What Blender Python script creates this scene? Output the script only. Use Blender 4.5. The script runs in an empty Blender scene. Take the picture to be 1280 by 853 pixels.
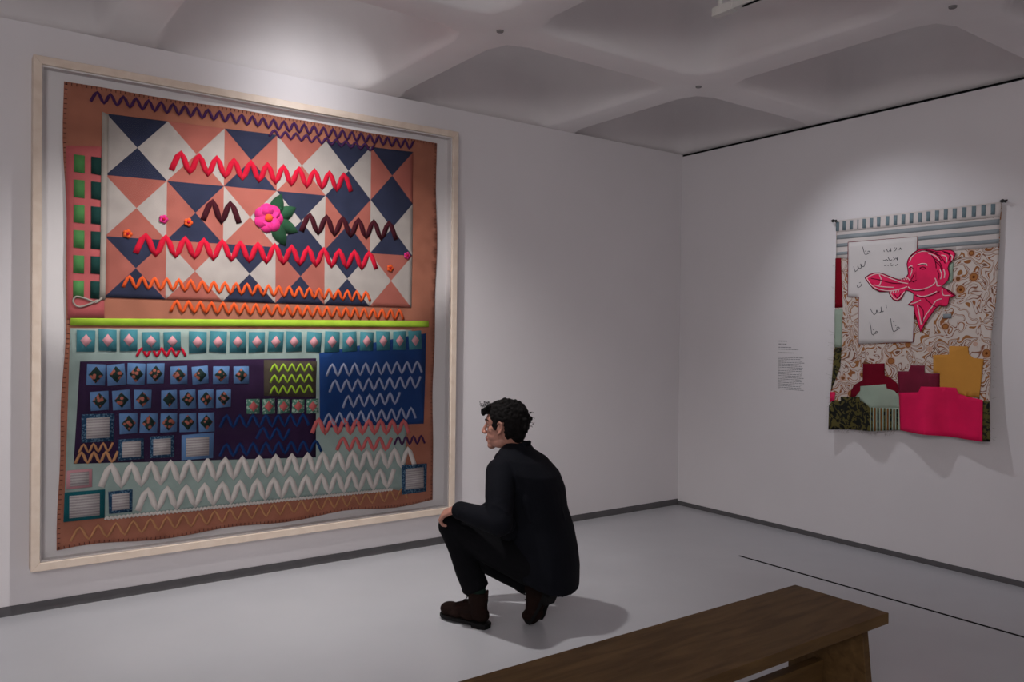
import bpy, bmesh, math, random
from mathutils import Vector, Matrix, Quaternion
random.seed(7)
PI = math.pi
scene = bpy.context.scene
COL = scene.collection

# ------------------------------------------------------------------ camera
FPX, YAW, PITCH, ROLL = 1001.175, 0.947357, -0.010132, 0.011498
CAM_POS = Vector((-5.14795, -4.7113, 1.45))
fw = Vector((math.cos(YAW)*math.cos(PITCH), math.sin(YAW)*math.cos(PITCH), math.sin(PITCH)))
r0 = Vector((math.sin(YAW), -math.cos(YAW), 0)); u0 = r0.cross(fw)
rt = r0*math.cos(ROLL) + u0*math.sin(ROLL); up = -r0*math.sin(ROLL) + u0*math.cos(ROLL)
cd = bpy.data.cameras.new('camera'); cd.sensor_fit = 'HORIZONTAL'; cd.sensor_width = 36.0
cd.lens = FPX/1280*36.0; cd.clip_start = 0.05; cd.clip_end = 60
cam = bpy.data.objects.new('camera', cd); COL.objects.link(cam)
mw = Matrix((rt, up, -fw)).transposed().to_4x4(); mw.translation = CAM_POS
cam.matrix_world = mw
scene.camera = cam

# ------------------------------------------------------------------ world, lights, exposure
w = bpy.data.worlds.new('world'); scene.world = w; w.use_nodes = True
w.node_tree.nodes['Background'].inputs[0].default_value = (0.9, 0.9, 1.0, 1)
w.node_tree.nodes['Background'].inputs[1].default_value = 0.02
scene.view_settings.view_transform = 'Standard'; scene.view_settings.look = 'None'
scene.view_settings.exposure = 0.22; scene.view_settings.gamma = 1.0
scene.view_settings.use_curve_mapping = False

def spot(name, loc, aim, watts, angle, blend, radius, color=(1, .97, .95)):
    l = bpy.data.lights.new(name, 'SPOT'); l.energy = watts; l.spot_size = math.radians(angle)
    l.spot_blend = blend; l.shadow_soft_size = radius; l.color = color
    o = bpy.data.objects.new(name, l); COL.objects.link(o); o.location = loc
    o.rotation_euler = (Vector(aim)-Vector(loc)).to_track_quat('-Z', 'Y').to_euler()
    return o
def area(name, loc, aim, watts, sx, sy, color=(1, .97, .97)):
    l = bpy.data.lights.new(name, 'AREA'); l.shape = 'RECTANGLE'; l.size = sx; l.size_y = sy
    l.energy = watts; l.color = color
    o = bpy.data.objects.new(name, l); COL.objects.link(o); o.location = loc
    o.rotation_euler = (Vector(aim)-Vector(loc)).to_track_quat('-Z', 'Y').to_euler()
    return o
spot('quilt_spotlight', (-3.70, -1.15, 3.08), (-3.45, -0.15, 0.30), 165, 112, 1.0, 0.05)
spot('added_frame_fill', (-3.40, -0.52, 2.94), (-3.35, 0.0, 2.80), 6.0, 140, 1.0, 0.03, (.97, .97, 1.0))  # added lamp to brighten the wall over the frame, no separate fixture
spot('quilt_wash_spotlight', (-5.60, -2.00, 2.93), (-3.15, 0.0, 0.65), 50, 62, 1.0, 0.03)
spot('hanging_spotlight', (-1.25, -1.62, 2.95), (0.0, -1.90, 1.42), 32, 82, 1.0, 0.012, (.92, .94, 1.0))
spot('corner_fill_light', (-2.6, -3.6, 2.93), (-0.6, -0.9, 1.0), 4, 120, 1.0, 0.10)  # unseen wide spot that lifts the ambient level towards the corner
area('gallery_fill_light', (-6.6, -5.8, 2.75), (-2.0, -1.0, 2.3), 66, 2.4, 1.2)  # unseen fill panel added for the ambient level on the walls

# ------------------------------------------------------------------ material helpers
def nmat(name):
    m = bpy.data.materials.new(name); m.use_nodes = True
    nt = m.node_tree; return m, nt, nt.nodes['Principled BSDF']
def setc(b, col, rough, spec=0.3):
    b.inputs['Base Color'].default_value = (*col, 1); b.inputs['Roughness'].default_value = rough
    b.inputs['Specular IOR Level'].default_value = spec
def link(nt, a, b): nt.links.new(a, b)
def noise_mix(nt, b, c1, c2, scale, detail=4, stretch=None, lo=.35, hi=.65):
    tc = nt.nodes.new('ShaderNodeTexCoord'); mp = nt.nodes.new('ShaderNodeMapping')
    link(nt, tc.outputs['Object'], mp.inputs[0])
    if stretch: mp.inputs['Scale'].default_value = stretch
    n = nt.nodes.new('ShaderNodeTexNoise'); n.inputs['Scale'].default_value = scale; n.inputs['Detail'].default_value = detail
    link(nt, mp.outputs[0], n.inputs['Vector'])
    r = nt.nodes.new('ShaderNodeValToRGB'); r.color_ramp.elements[0].color = (*c1, 1); r.color_ramp.elements[1].color = (*c2, 1)
    r.color_ramp.elements[0].position = lo; r.color_ramp.elements[1].position = hi
    link(nt, n.outputs[0], r.inputs[0]); link(nt, r.outputs[0], b.inputs['Base Color'])
    return mp, n, r
def bump(nt, b, src, strength, dist=0.002):
    bp = nt.nodes.new('ShaderNodeBump'); bp.inputs['Strength'].default_value = strength; bp.inputs['Distance'].default_value = dist
    link(nt, src, bp.inputs['Height']); link(nt, bp.outputs[0], b.inputs['Normal'])
def plain(name, c, rough=.6, spec=.3, var=.08, scale=8):
    m, nt, b = nmat(name); setc(b, c, rough, spec)
    c2 = tuple(min(1, x*(1+var)) for x in c); c1 = tuple(x*(1-var) for x in c)
    mp, n, r = noise_mix(nt, b, c1, c2, scale); return m
def fabric(name, c, var=.10, weave=900, rough=.92, sheen=0.0, blot=9):
    m, nt, b = nmat(name); setc(b, c, rough, .12)
    c2 = tuple(min(1, x*(1+var)) for x in c); c1 = tuple(x*(1-var) for x in c)
    mp, n, r = noise_mix(nt, b, c1, c2, blot)
    n2 = nt.nodes.new('ShaderNodeTexNoise'); n2.inputs['Scale'].default_value = weave
    link(nt, mp.outputs[0], n2.inputs['Vector']); bump(nt, b, n2.outputs[0], .15, .001)
    if sheen: b.inputs['Sheen Weight'].default_value = sheen
    return m
def wood(name, c1, c2, stretch, scale=6, rough=.45, spec=.4):
    m, nt, b = nmat(name); setc(b, c1, rough, spec)
    mp, n, r = noise_mix(nt, b, c1, c2, scale, 6, stretch, .3, .7)
    n.inputs['Distortion'].default_value = .6
    n2 = nt.nodes.new('ShaderNodeTexNoise'); n2.inputs['Scale'].default_value = scale*7
    link(nt, mp.outputs[0], n2.inputs['Vector']); bump(nt, b, n2.outputs[0], .12, .001)
    return m

M = {}
M['wall'] = plain('white_wall_paint', (.78, .745, .76), .75, .2, .012, 2)
M['ceiling'] = plain('ceiling_paint', (.84, .80, .80), .85, .1, .02, 3)
m, nt, b = nmat('pale_resin_floor'); setc(b, (.66, .66, .69), .30, .4)
mp, n, r = noise_mix(nt, b, (.485, .485, .515), (.52, .52, .55), 1.3, 6)
n2 = nt.nodes.new('ShaderNodeTexNoise'); n2.inputs['Scale'].default_value = 5; n2.inputs['Detail'].default_value = 5
link(nt, mp.outputs[0], n2.inputs['Vector'])
mr = nt.nodes.new('ShaderNodeMapRange'); mr.inputs[3].default_value = .24; mr.inputs[4].default_value = .38
link(nt, n2.outputs[0], mr.inputs[0]); link(nt, mr.outputs[0], b.inputs['Roughness'])
M['floor'] = m
M['base_gap_shade'] = plain('dark_grey_base_gap_shade', (.115, .11, .115), .6, .3)  # grey stands for the shade in the recessed wall-foot gap
M['gap'] = plain('black_joint_and_gap_shade', (.008, .008, .009), .9, .1)  # black of floor joint and track slot, and shade painted in wall-top gap
M['ash'] = wood('pale_ash_wood', (.72, .58, .47), (.82, .69, .58), (2.5, 2.5, 2.5), 5, .5, .3)
M['backing'] = plain('white_backing_board', (.80, .77, .77), .8, .2, .01)
M['bench'] = wood('brown_bench_wood', (.080, .042, .014), (.15, .085, .032), (1.2, 9, 9), 3, .55, .2)
m, nt, b = nmat('clear_acrylic')
tr = nt.nodes.new('ShaderNodeBsdfTransparent'); gl = nt.nodes.new('ShaderNodeBsdfGlossy'); gl.inputs['Roughness'].default_value = .03
fr = nt.nodes.new('ShaderNodeFresnel'); fr.inputs[0].default_value = 1.15
tr.inputs[0].default_value = (.99, .99, .99, 1)
mx = nt.nodes.new('ShaderNodeMixShader'); link(nt, fr.outputs[0], mx.inputs[0]); link(nt, tr.outputs[0], mx.inputs[1]); link(nt, gl.outputs[0], mx.inputs[2])
link(nt, mx.outputs[0], nt.nodes['Material Output'].inputs[0]); M['acrylic'] = m

# ------------------------------------------------------------------ object helpers
def tag(o, label=None, cat=None, group=None, kind=None):
    if label: o['label'] = label
    if cat: o['category'] = cat
    if group: o['group'] = group
    if kind: o['kind'] = kind
    return o
def empty(name, loc, label, cat, group=None):
    o = bpy.data.objects.new(name, None); o.empty_display_size = .1; COL.objects.link(o); o.location = loc
    return tag(o, label, cat, group)
def link_mesh(name, bm, mats, parent=None, base=None, smooth=False):
    """bm holds world coordinates; the mesh is stored relative to the parent's place (or to base)."""
    me = bpy.data.meshes.new(name)
    off = Vector(base) if base is not None else (Vector(parent_base(parent)) if parent else Vector((0, 0, 0)))
    bmesh.ops.translate(bm, verts=bm.verts, vec=-off)
    bm.normal_update(); bm.to_mesh(me); bm.free()
    for mt in (mats if isinstance(mats, (list, tuple)) else [mats]): me.materials.append(mt)
    if smooth:
        for p in me.polygons: p.use_smooth = True
    o = bpy.data.objects.new(name, me); COL.objects.link(o)
    if parent: o.parent = parent
    else: o.location = off
    return o
def parent_base(o):
    v = Vector((0, 0, 0))
    while o: v += o.location; o = o.parent
    return v
def add_box(bm, lo, hi, bevel=0.0, mat=0):
    c = [(a+b)/2 for a, b in zip(lo, hi)]; s = [abs(b-a) for a, b in zip(lo, hi)]
    g = bmesh.ops.create_cube(bm, size=1, matrix=Matrix.Translation(c) @ Matrix.Diagonal((*s, 1)))
    vs = g['verts']; fs = set(f for v in vs for f in v.link_faces)
    for f in fs: f.material_index = mat
    if bevel:
        es = list(set(e for v in vs for e in v.link_edges))
        bmesh.ops.bevel(bm, geom=es, offset=bevel, segments=2, affect='EDGES', profile=.7)
    return vs
def add_prism(bm, pts, vec, mat=0):
    """closed prism: polygon of 3-D points swept along vec"""
    a = [bm.verts.new(p) for p in pts]; b2 = [bm.verts.new(Vector(p)+Vector(vec)) for p in pts]
    n = len(pts); fs = [bm.faces.new(a), bm.faces.new(b2[::-1])]
    for i in range(n): fs.append(bm.faces.new((a[i], b2[i], b2[(i+1) % n], a[(i+1) % n])))
    for f in fs: f.material_index = mat
    bmesh.ops.recalc_face_normals(bm, faces=fs); return fs
def add_cyl(bm, a, b, ra, rb=None, seg=14):
    a, b = Vector(a), Vector(b); rb = ra if rb is None else rb; d = b-a
    q = d.to_track_quat('Z', 'Y').to_matrix().to_4x4(); q.translation = (a+b)/2
    return bmesh.ops.create_cone(bm, cap_ends=True, segments=seg, radius1=ra, radius2=rb, depth=d.length, matrix=q)['verts']
def add_ball(bm, c, rad, rot=None, sub=3):
    if not isinstance(rad, (tuple, list)): rad = (rad,)*3
    mt = Matrix.Translation(Vector(c)) @ (rot.to_4x4() if rot else Matrix.Identity(4)) @ Matrix.Diagonal((*rad, 1))
    return bmesh.ops.create_icosphere(bm, subdivisions=sub, radius=1, matrix=mt)['verts']
def add_caps(bm, pts, rads, sub=3):
    """tapered round-ended limb along a chain of points"""
    for p, r in zip(pts, rads): add_ball(bm, p, r, sub=sub)
    for i in range(len(pts)-1):
        if (Vector(pts[i+1])-Vector(pts[i])).length > 1e-5: add_cyl(bm, pts[i], pts[i+1], rads[i], rads[i+1], 24)
def melt(bm, voxel, smooth_it=4, factor=.5):
    """union of overlapping solids melted into one continuous surface; returns a new bmesh"""
    me = bpy.data.meshes.new('tmp'); bm.to_mesh(me); bm.free()
    o = bpy.data.objects.new('tmp', me); COL.objects.link(o)
    md = o.modifiers.new('r', 'REMESH'); md.mode = 'VOXEL'; md.voxel_size = voxel
    if smooth_it:
        sm = o.modifiers.new('s', 'SMOOTH'); sm.iterations = smooth_it; sm.factor = factor
    dg = bpy.context.evaluated_depsgraph_get(); dg.update()
    ev = o.evaluated_get(dg); m2 = ev.to_mesh(); out = bmesh.new(); out.from_mesh(m2); ev.to_mesh_clear()
    bpy.data.objects.remove(o); bpy.data.meshes.remove(me)
    return out
def ribbon(pts, width):
    """outline quads of a flat strip along a 2-D polyline"""
    pts = [Vector(p) for p in pts]; n = len(pts); L = []; R = []
    for i, p in enumerate(pts):
        d = (pts[min(i+1, n-1)]-pts[max(i-1, 0)]); d = d.normalized() if d.length > 1e-9 else Vector((1, 0))
        nn = Vector((-d.y, d.x))*width/2; L.append(p+nn); R.append(p-nn)
    return [[L[i], L[i+1], R[i+1], R[i]] for i in range(n-1)]
def smooth_line(pts, k=4):
    """Catmull-Rom through 2-D points"""
    P = [Vector(p) for p in pts]; out = []
    for i in range(len(P)-1):
        a = P[max(i-1, 0)]; b = P[i]; c = P[i+1]; d = P[min(i+2, len(P)-1)]
        for j in range(k):
            t = j/k
            out.append(.5*((2*b)+(c-a)*t+(2*a-5*b+4*c-d)*t*t+(3*b-a-3*c+d)*t**3))
    out.append(P[-1]); return out
def cloth(name, polys, surf, off, mats, parent, base=None, du=.06, dv=.06, thick=.002, smooth=True, mids=None):
    """2-D polygons laid on a draped surface surf(u,v,off) and given a thickness"""
    bm = bmesh.new()
    for k, poly in enumerate(polys):
        f = bm.faces.new([bm.verts.new((p[0], p[1], 0)) for p in poly])
        f.normal_update()
        if f.normal.z < 0: f.normal_flip()
        if mids: f.material_index = mids[k]
    if any(len(p) > 4 for p in polys): bmesh.ops.triangulate(bm, faces=bm.faces[:])
    bmesh.ops.remove_doubles(bm, verts=bm.verts, dist=1e-5)
    us = [v.co.x for v in bm.verts]; vs = [v.co.y for v in bm.verts]
    for lo, hi, st, ax in ((min(us), max(us), du, 0), (min(vs), max(vs), dv, 1)):
        n = int((hi-lo)/st)
        for i in range(1, n+1):
            c = lo+(hi-lo)*i/(n+1); co = (c, 0, 0) if ax == 0 else (0, c, 0); no = (1, 0, 0) if ax == 0 else (0, 1, 0)
            bmesh.ops.bisect_plane(bm, geom=bm.verts[:]+bm.edges[:]+bm.faces[:], plane_co=co, plane_no=no)
    for v in bm.verts: v.co = surf(v.co.x, v.co.y, off)
    o = link_mesh(name, bm, mats, parent, base, smooth)
    sd = o.modifiers.new('thickness', 'SOLIDIFY'); sd.thickness = thick; sd.offset = 0
    return o

# ------------------------------------------------------------------ room
HW = 2.982
X0, X1, Y0, Y1 = -8.6, 0.0, -6.9, 0.0
def struct(name, bm, mt, smooth=False): return tag(link_mesh(name, bm, mt, None, None, smooth), kind='structure')
bm = bmesh.new(); add_box(bm, (X0, Y0, -.1), (X1, Y1, 0)); struct('floor', bm, M['floor'])
bm = bmesh.new(); add_box(bm, (X0-.15, 0, -.1), (.15, .12, HW)); struct('wall_left', bm, M['wall'])
bm = bmesh.new(); add_box(bm, (0, Y0, -.1), (.12, 0, HW-.018)); struct('wall_right', bm, M['wall'])
bm = bmesh.new(); add_box(bm, (X0-.12, Y0, -.1), (X0, 0, HW)); struct('wall_back', bm, M['wall'])
bm = bmesh.new(); add_box(bm, (X0-.12, Y0-.12, -.1), (.12, Y0, HW)); struct('wall_front', bm, M['wall'])
bm = bmesh.new(); add_box(bm, (X0, -.004, 0), (0, 0, .050)); struct('base_gap_shade_left', bm, M['base_gap_shade'])  # proud strip coloured like the shade of the recessed gap
bm = bmesh.new(); add_box(bm, (-.004, Y0, 0), (0, -.004, .035)); struct('base_gap_shade_right', bm, M['base_gap_shade'])  # same painted gap shade along the right wall
bm = bmesh.new(); add_box(bm, (.008, Y0, HW-.018), (.12, 0, HW-.001)); struct('top_gap_shade_strip', bm, M['gap'])  # black strip painted as the shade between wall top and ceiling
bm = bmesh.new(); add_box(bm, (-.864, Y0, 0), (-.843, -1.325, .0008)); struct('trim_2', bm, M['gap'])   # dark movement joint in the floor

# waffle slab: ribs and rounded coffers
def coffer_cell(bm, cx, cy, px, py, z):
    NS = 8
    def sq(hx, hy):
        out = []
        for (ax, ay, bx, by) in ((1, -1, 1, 1), (1, 1, -1, 1), (-1, 1, -1, -1), (-1, -1, 1, -1)):
            for i in range(NS):
                t = i/NS; out.append(((ax+(bx-ax)*t)*hx, (ay+(by-ay)*t)*hy))
        return out
    def rsq(hx, hy, r):
        pts = []
        for (x, y), (sx, sy) in zip(sq(1, 1), sq(1, 1)):
            # pull the square's point onto the rounded outline
            X, Y = sx*hx, sy*hy; ex, ey = abs(X)-(hx-r), abs(Y)-(hy-r)
            if ex > 0 and ey > 0:
                l = math.hypot(ex, ey); X = math.copysign(hx-r+ex/l*r, X); Y = math.copysign(hy-r+ey/l*r, Y)
            pts.append((X, Y))
        return pts
    hx, hy = px/2, py/2
    ix, iy = hx-.11, hy-.11
    rings = [(sq(hx, hy), 0), (rsq(ix+.012, iy+.012, .15), 0), (rsq(ix, iy, .14), .004), (rsq(ix-.014, iy-.014, .14), .014), (rsq(ix-.034, iy-.034, .14), .05),
             (rsq(ix-.07, iy-.07, .17), .20), (rsq(ix-.10, iy-.10, .18), .33), (rsq(ix-.14, iy-.14, .19), .39), (rsq(ix-.21, iy-.21, .17), .42)]
    vs = [[bm.verts.new((cx+x, cy+y, z+dz)) for x, y in ring] for ring, dz in rings]
    n = len(vs[0])
    for a, b2 in zip(vs, vs[1:]):
        for i in range(n): bm.faces.new((a[i], b2[i], b2[(i+1) % n], a[(i+1) % n]))
    bm.faces.new(vs[-1])
bm = bmesh.new(); PX, PY = 1.495, 1.52
for i in range(-5, 2):
    for j in range(-4, 2):
        coffer_cell(bm, -1.338+PX*(i+.5), -1.352+PY*(j+.5), PX, PY, HW+.001)
bmesh.ops.remove_doubles(bm, verts=bm.verts, dist=1e-4); bmesh.ops.recalc_face_normals(bm, faces=bm.faces[:])
o = struct('ceiling', bm, M['ceiling'], True)
sd = o.modifiers.new('slab', 'SOLIDIFY'); sd.thickness = .08; sd.offset = 1
# small round bolt caps where the ribs cross
for i, (nx, ny, where) in enumerate(((-2.829, -1.352, 'above the framed quilt'), (-1.338, -1.352, 'nearest the corner of the room'), (-1.338, -2.872, 'at the upper right'))):
    bm = bmesh.new(); M['cap'] = M.get('cap') or plain('grey_cap', (.22, .21, .21), .6, .3); add_cyl(bm, (nx, ny, HW+.004), (nx, ny, HW-.006), .020, .017, 18)
    tag(link_mesh('ceiling_cap', bm, M['cap'], None, (nx, ny, HW), False), 'small grey round cap on the ceiling rib crossing '+where, 'ceiling cap', 'caps on the ceiling ribs')

# ------------------------------------------------------------------ lighting track hanging in a coffer
tx, tz = -2.25, HW-.07
tr_ = empty('lighting_track', (tx, -2.25, tz), 'white lighting track with a dark slot hanging under the ceiling coffer', 'lighting track')
M['white_metal'] = plain('white_painted_metal', (.62, .60, .57), .4, .4)
bm = bmesh.new(); add_box(bm, (tx-.018, -4.6, tz-.001), (tx+.018, -2.36, tz+.034), .002); link_mesh('rail', bm, M['white_metal'], tr_)
bm = bmesh.new(); add_box(bm, (tx-.0075, -4.6, tz-.0025), (tx+.0075, -2.40, tz)); tag(link_mesh('slot', bm, M['gap'], tr_), 'dark slot along the underside')
bm = bmesh.new(); add_box(bm, (tx-.021, -2.36, tz-.004), (tx+.021, -2.245, tz+.036), .004); link_mesh('end_feed', bm, M['white_metal'], tr_)
bm = bmesh.new(); add_caps(bm, [(tx, -2.28, tz+.03), (tx+.01, -2.27, tz+.12), (tx+.005, -2.27, HW+.43)], [.013, .012, .011], 2); link_mesh('feed_cable', bm, M['white_metal'], tr_, None, True)
bm = bmesh.new(); add_cyl(bm, (tx, -3.3, tz+.03), (tx, -3.3, HW+.425), .006); link_mesh('drop_rod', bm, M['white_metal'], tr_)
# ------------------------------------------------------------------ big framed textile on the left wall
FX0, FX1, FZ0, FZ1, FY = -4.762, -2.283, .225, 2.805, -.085
fr_ = empty('picture_frame', (FX0, 0, FZ0), 'large pale wood box frame with clear glazing on the left wall', 'picture frame')
bm = bmesh.new(); add_box(bm, (FX0+.012, -.014, FZ0+.012), (FX1-.012, -.001, FZ1-.012)); tag(link_mesh('backing_board', bm, M['backing'], fr_), 'white backing board')
fw_ = .040
def rail(pts):
    bm = bmesh.new(); add_prism(bm, [(x, 0, z) for x, z in pts], (0, FY, 0))
    bmesh.ops.bevel(bm, geom=bm.edges[:], offset=.002, segments=1, affect='EDGES'); return link_mesh('rail', bm, M['ash'], fr_)
a, b_, c, d = (FX0, FZ0), (FX1, FZ0), (FX1, FZ1), (FX0, FZ1)
ai, bi, ci, di = (FX0+fw_, FZ0+fw_), (FX1-fw_, FZ0+fw_), (FX1-fw_, FZ1-fw_), (FX0+fw_, FZ1-fw_)
for q in ((a, b_, bi, ai), (b_, c, ci, bi), (c, d, di, ci), (d, a, ai, di)): rail(q)
# white inner spacers behind the glazing
for lo, hi in (((FX0+fw_, -.066, FZ0+fw_), (FX1-fw_, -.014, FZ0+fw_+.008)), ((FX0+fw_, -.066, FZ1-fw_-.008), (FX1-fw_, -.014, FZ1-fw_)),
               ((FX0+fw_, -.066, FZ0+fw_+.008), (FX0+fw_+.008, -.014, FZ1-fw_-.008)), ((FX1-fw_-.008, -.066, FZ0+fw_+.008), (FX1-fw_, -.014, FZ1-fw_-.008))):
    bm = bmesh.new(); add_box(bm, lo, hi); tag(link_mesh('spacer', bm, M['backing'], fr_), 'white inner spacer strip')
bm = bmesh.new(); add_box(bm, (FX0+fw_-.003, -.0705, FZ0+fw_-.003), (FX1-fw_+.003, -.0675, FZ1-fw_+.003)); tag(link_mesh('glazing', bm, M['acrylic'], fr_), 'clear glazing sheet')

# ---- the textile: a plain pieced quilt
F = {}
for k, c, v in (('salmon', (.40, .155, .10), .10), ('pink', (.50, .115, .12), .08), ('navy', (.028, .033, .065), .12), ('cream', (.40, .36, .335), .07), ('brick', (.37, .115, .09), .08),
                ('lime', (.40, .62, .05), .12), ('sage', (.33, .42, .39), .10), ('aubergine', (.035, .016, .05), .15), ('olive', (.075, .06, .045), .2),
                ('blue', (.012, .045, .17), .10), ('teal', (.065, .24, .29), .10), ('sky', (.13, .25, .48), .10), ('scarlet', (.55, .010, .035), .08), ('orange', (.72, .10, .025), .1),
                ('purple', (.07, .022, .09), .1), ('maroon', (.05, .008, .014), .1), ('tan', (.55, .27, .13), .1), ('offwhite', (.76, .70, .66), .05), ('palepink', (.70, .34, .38), .06),
                ('coral', (.66, .15, .15), .08), ('deepblue', (.012, .03, .13), .1), ('petrol', (.012, .13, .16), .1), ('mint', (.30, .52, .42), .15), ('leaf', (.02, .07, .035), .3),
                ('magenta', (.68, .035, .22), .25), ('bluegrey', (.35, .38, .52), .05), ('green', (.08, .24, .075), .1), ('bottle', (.012, .05, .045), .1), ('rope', (.38, .34, .30), .1)):
    F[k] = fabric(k+'_cloth', c, v)
def printed(name, c1, c2, scale):
    m, nt, b = nmat(name); setc(b, c1, .9, .1)
    tc = nt.nodes.new('ShaderNodeTexCoord'); v = nt.nodes.new('ShaderNodeTexVoronoi'); v.inputs['Scale'].default_value = scale
    link(nt, tc.outputs['Object'], v.inputs[0]); r = nt.nodes.new('ShaderNodeValToRGB'); r.color_ramp.interpolation = 'CONSTANT'
    r.color_ramp.elements[0].color = (*c1, 1); r.color_ramp.elements[1].color = (*c2, 1); r.color_ramp.elements[1].position = .42
    link(nt, v.outputs['Distance'], r.inputs[0]); link(nt, r.outputs[0], b.inputs['Base Color']); return m
F['print_blue'] = printed('small_blue_print_cloth', (.12, .22, .32), (.02, .06, .13), 90)
F['print_mint'] = printed('mint_print_cloth', (.45, .60, .50), (.10, .26, .19), 70)
F['print_dark'] = printed('dark_floral_print_cloth', (.45, .14, .10), (.02, .04, .035), 45)
m, nt, b = nmat('finely_woven_note_cloth'); setc(b, (.55, .50, .50), .9, .1)
tc = nt.nodes.new('ShaderNodeTexCoord'); wv = nt.nodes.new('ShaderNodeTexWave'); wv.bands_direction = 'Z'; wv.inputs['Scale'].default_value = 22; wv.inputs['Distortion'].default_value = 1.5; wv.inputs['Detail Scale'].default_value = 12
link(nt, tc.outputs['Object'], wv.inputs[0]); r = nt.nodes.new('ShaderNodeValToRGB'); r.color_ramp.elements[0].color = (.36, .32, .33, 1); r.color_ramp.elements[1].color = (.60, .55, .54, 1)
link(nt, wv.outputs[0], r.inputs[0]); link(nt, r.outputs[0], b.inputs['Base Color']); F['note'] = m

def qsurf(x, z, off):
    s = .003*math.sin(x*5.1+z*1.3)+.0025*math.sin(z*7.3+1+x*2.2)+.0018*math.sin(x*17+z*9)
    inp = 1 if (-4.43 < x < -2.6 and 1.6 < z < 2.63) else 0
    s += inp*.0010*math.sin((x*.4+z)*55)*math.sin(x*9)
    low = max(0, (.55-z)/.3); s -= .006*low*(1+math.sin(x*6))*.5
    return Vector((x, -.024+s*.8-off, z))
ql = empty('patchwork_quilt', (-3.53, -.02, .30), 'salmon edged patchwork quilt with lime ribbon mounted inside the big wood frame', 'quilt')
# base cloth with a gently wandering edge
edge = []
def wob(t, k): return .006*math.sin(t*9+k)+.004*math.sin(t*23+2*k)
for i in range(25): t = i/24; edge.append((-4.642+2.218*t, .300+.012*math.sin(t*20)+.010*t+wob(t, 1)*.6))
for i in range(1, 25): t = i/24; edge.append((-2.424+.008*t+wob(t, 2), .31+2.41*t))
for i in range(1, 25): t = i/24; edge.append((-2.416-2.205*t, 2.722-.008*t+wob(t, 3)*.5))
for i in range(1, 24): t = i/24; edge.append((-4.621-.021*t+wob(t, 4)+.02*math.sin(t*PI), 2.712-2.41*t))
cloth('base_cloth', [edge], qsurf, 0, F['salmon'], ql, du=.05, dv=.05)
st = []
for i in range(len(edge)):
    p, q = Vector(edge[i]), Vector(edge[(i+1) % len(edge)]); d = (q-p).normalized(); nn = Vector((-d.y, d.x))
    n = max(1, int((q-p).length/.022))
    for k in range(n):
        c = p+(q-p)*(k+.5)/n; st += ribbon([c+nn*.002, c+nn*.016], .003)
tag(cloth('edge_stitching', st, qsurf, .002, F['maroon'], ql, du=9, dv=9, thick=.001), 'dark blanket stitch along the edge', kind='stuff')
def bil(q, s, t):
    a, b, c, d = [Vector(p) for p in q]     # order: bottom-left, bottom-right, top-right, top-left
    return (a*(1-s)+b*s)*(1-t)+(d*(1-s)+c*s)*t
# pink panel with small bars down the left side
cloth('side_panel', [[(-4.598, 1.498), (-4.428, 1.503), (-4.434, 2.405), (-4.612, 2.385)]], qsurf, .003, F['pink'], ql)
for k in range(6):
    z = 2.30-.13*k
    cloth('patch', [[(-4.575, z-.045), (-4.525, z-.048), (-4.525, z+.045), (-4.575, z+.045)]], qsurf, .006, F['green'], ql, du=.1, dv=.1)
    cloth('patch', [[(-4.495, z-.045), (-4.448, z-.048), (-4.448, z+.045), (-4.495, z+.045)]], qsurf, .006, F['bottle'], ql, du=.1, dv=.1)
# pieced panel of half-square triangles, pinwheel order
PQ = [(-4.432, 1.612), (-2.598, 1.608), (-2.598, 2.636), (-4.425, 2.579)]
polys, mids = [], []
NX, NZ = 12, 6
for i in range(NX):
    for j in range(NZ):
        p = [bil(PQ, (i+a)/NX, (j+b)/NZ) for a, b in ((0, 0), (1, 0), (1, 1), (0, 1))]
        q = (i % 2)+2*(j % 2); big = ((i//2)+(j//2)) % 2
        pair = ((0, 1), (2, 1))[big] if (i//2+2*(j//2)) % 3 else (0, 2)
        if q in (0, 3): polys += [[p[0], p[1], p[2]], [p[0], p[2], p[3]]]
        else: polys += [[p[0], p[1], p[3]], [p[1], p[2], p[3]]]
        mids += [pair[0], pair[1]] if q in (0, 1) else [pair[1], pair[0]]
cloth('pieced_panel', polys, qsurf, .004, [F['navy'], F['cream'], F['brick']], ql, du=.03, dv=.03, mids=mids)
cloth('binding_tape', [[(-4.452, 1.600), (-4.425, 1.600), (-4.415, 2.575), (-4.445, 2.585)]], qsurf, .007, F['rope'], ql)
rp = [(-4.44, 1.61), (-4.47, 1.585), (-4.51, 1.600), (-4.56, 1.612), (-4.575, 1.585), (-4.55, 1.56), (-4.50, 1.575), (-4.46, 1.598)]
cloth('rope_loop', ribbon(smooth_line(rp), .009), qsurf, .009, F['rope'], ql, thick=.006)
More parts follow.
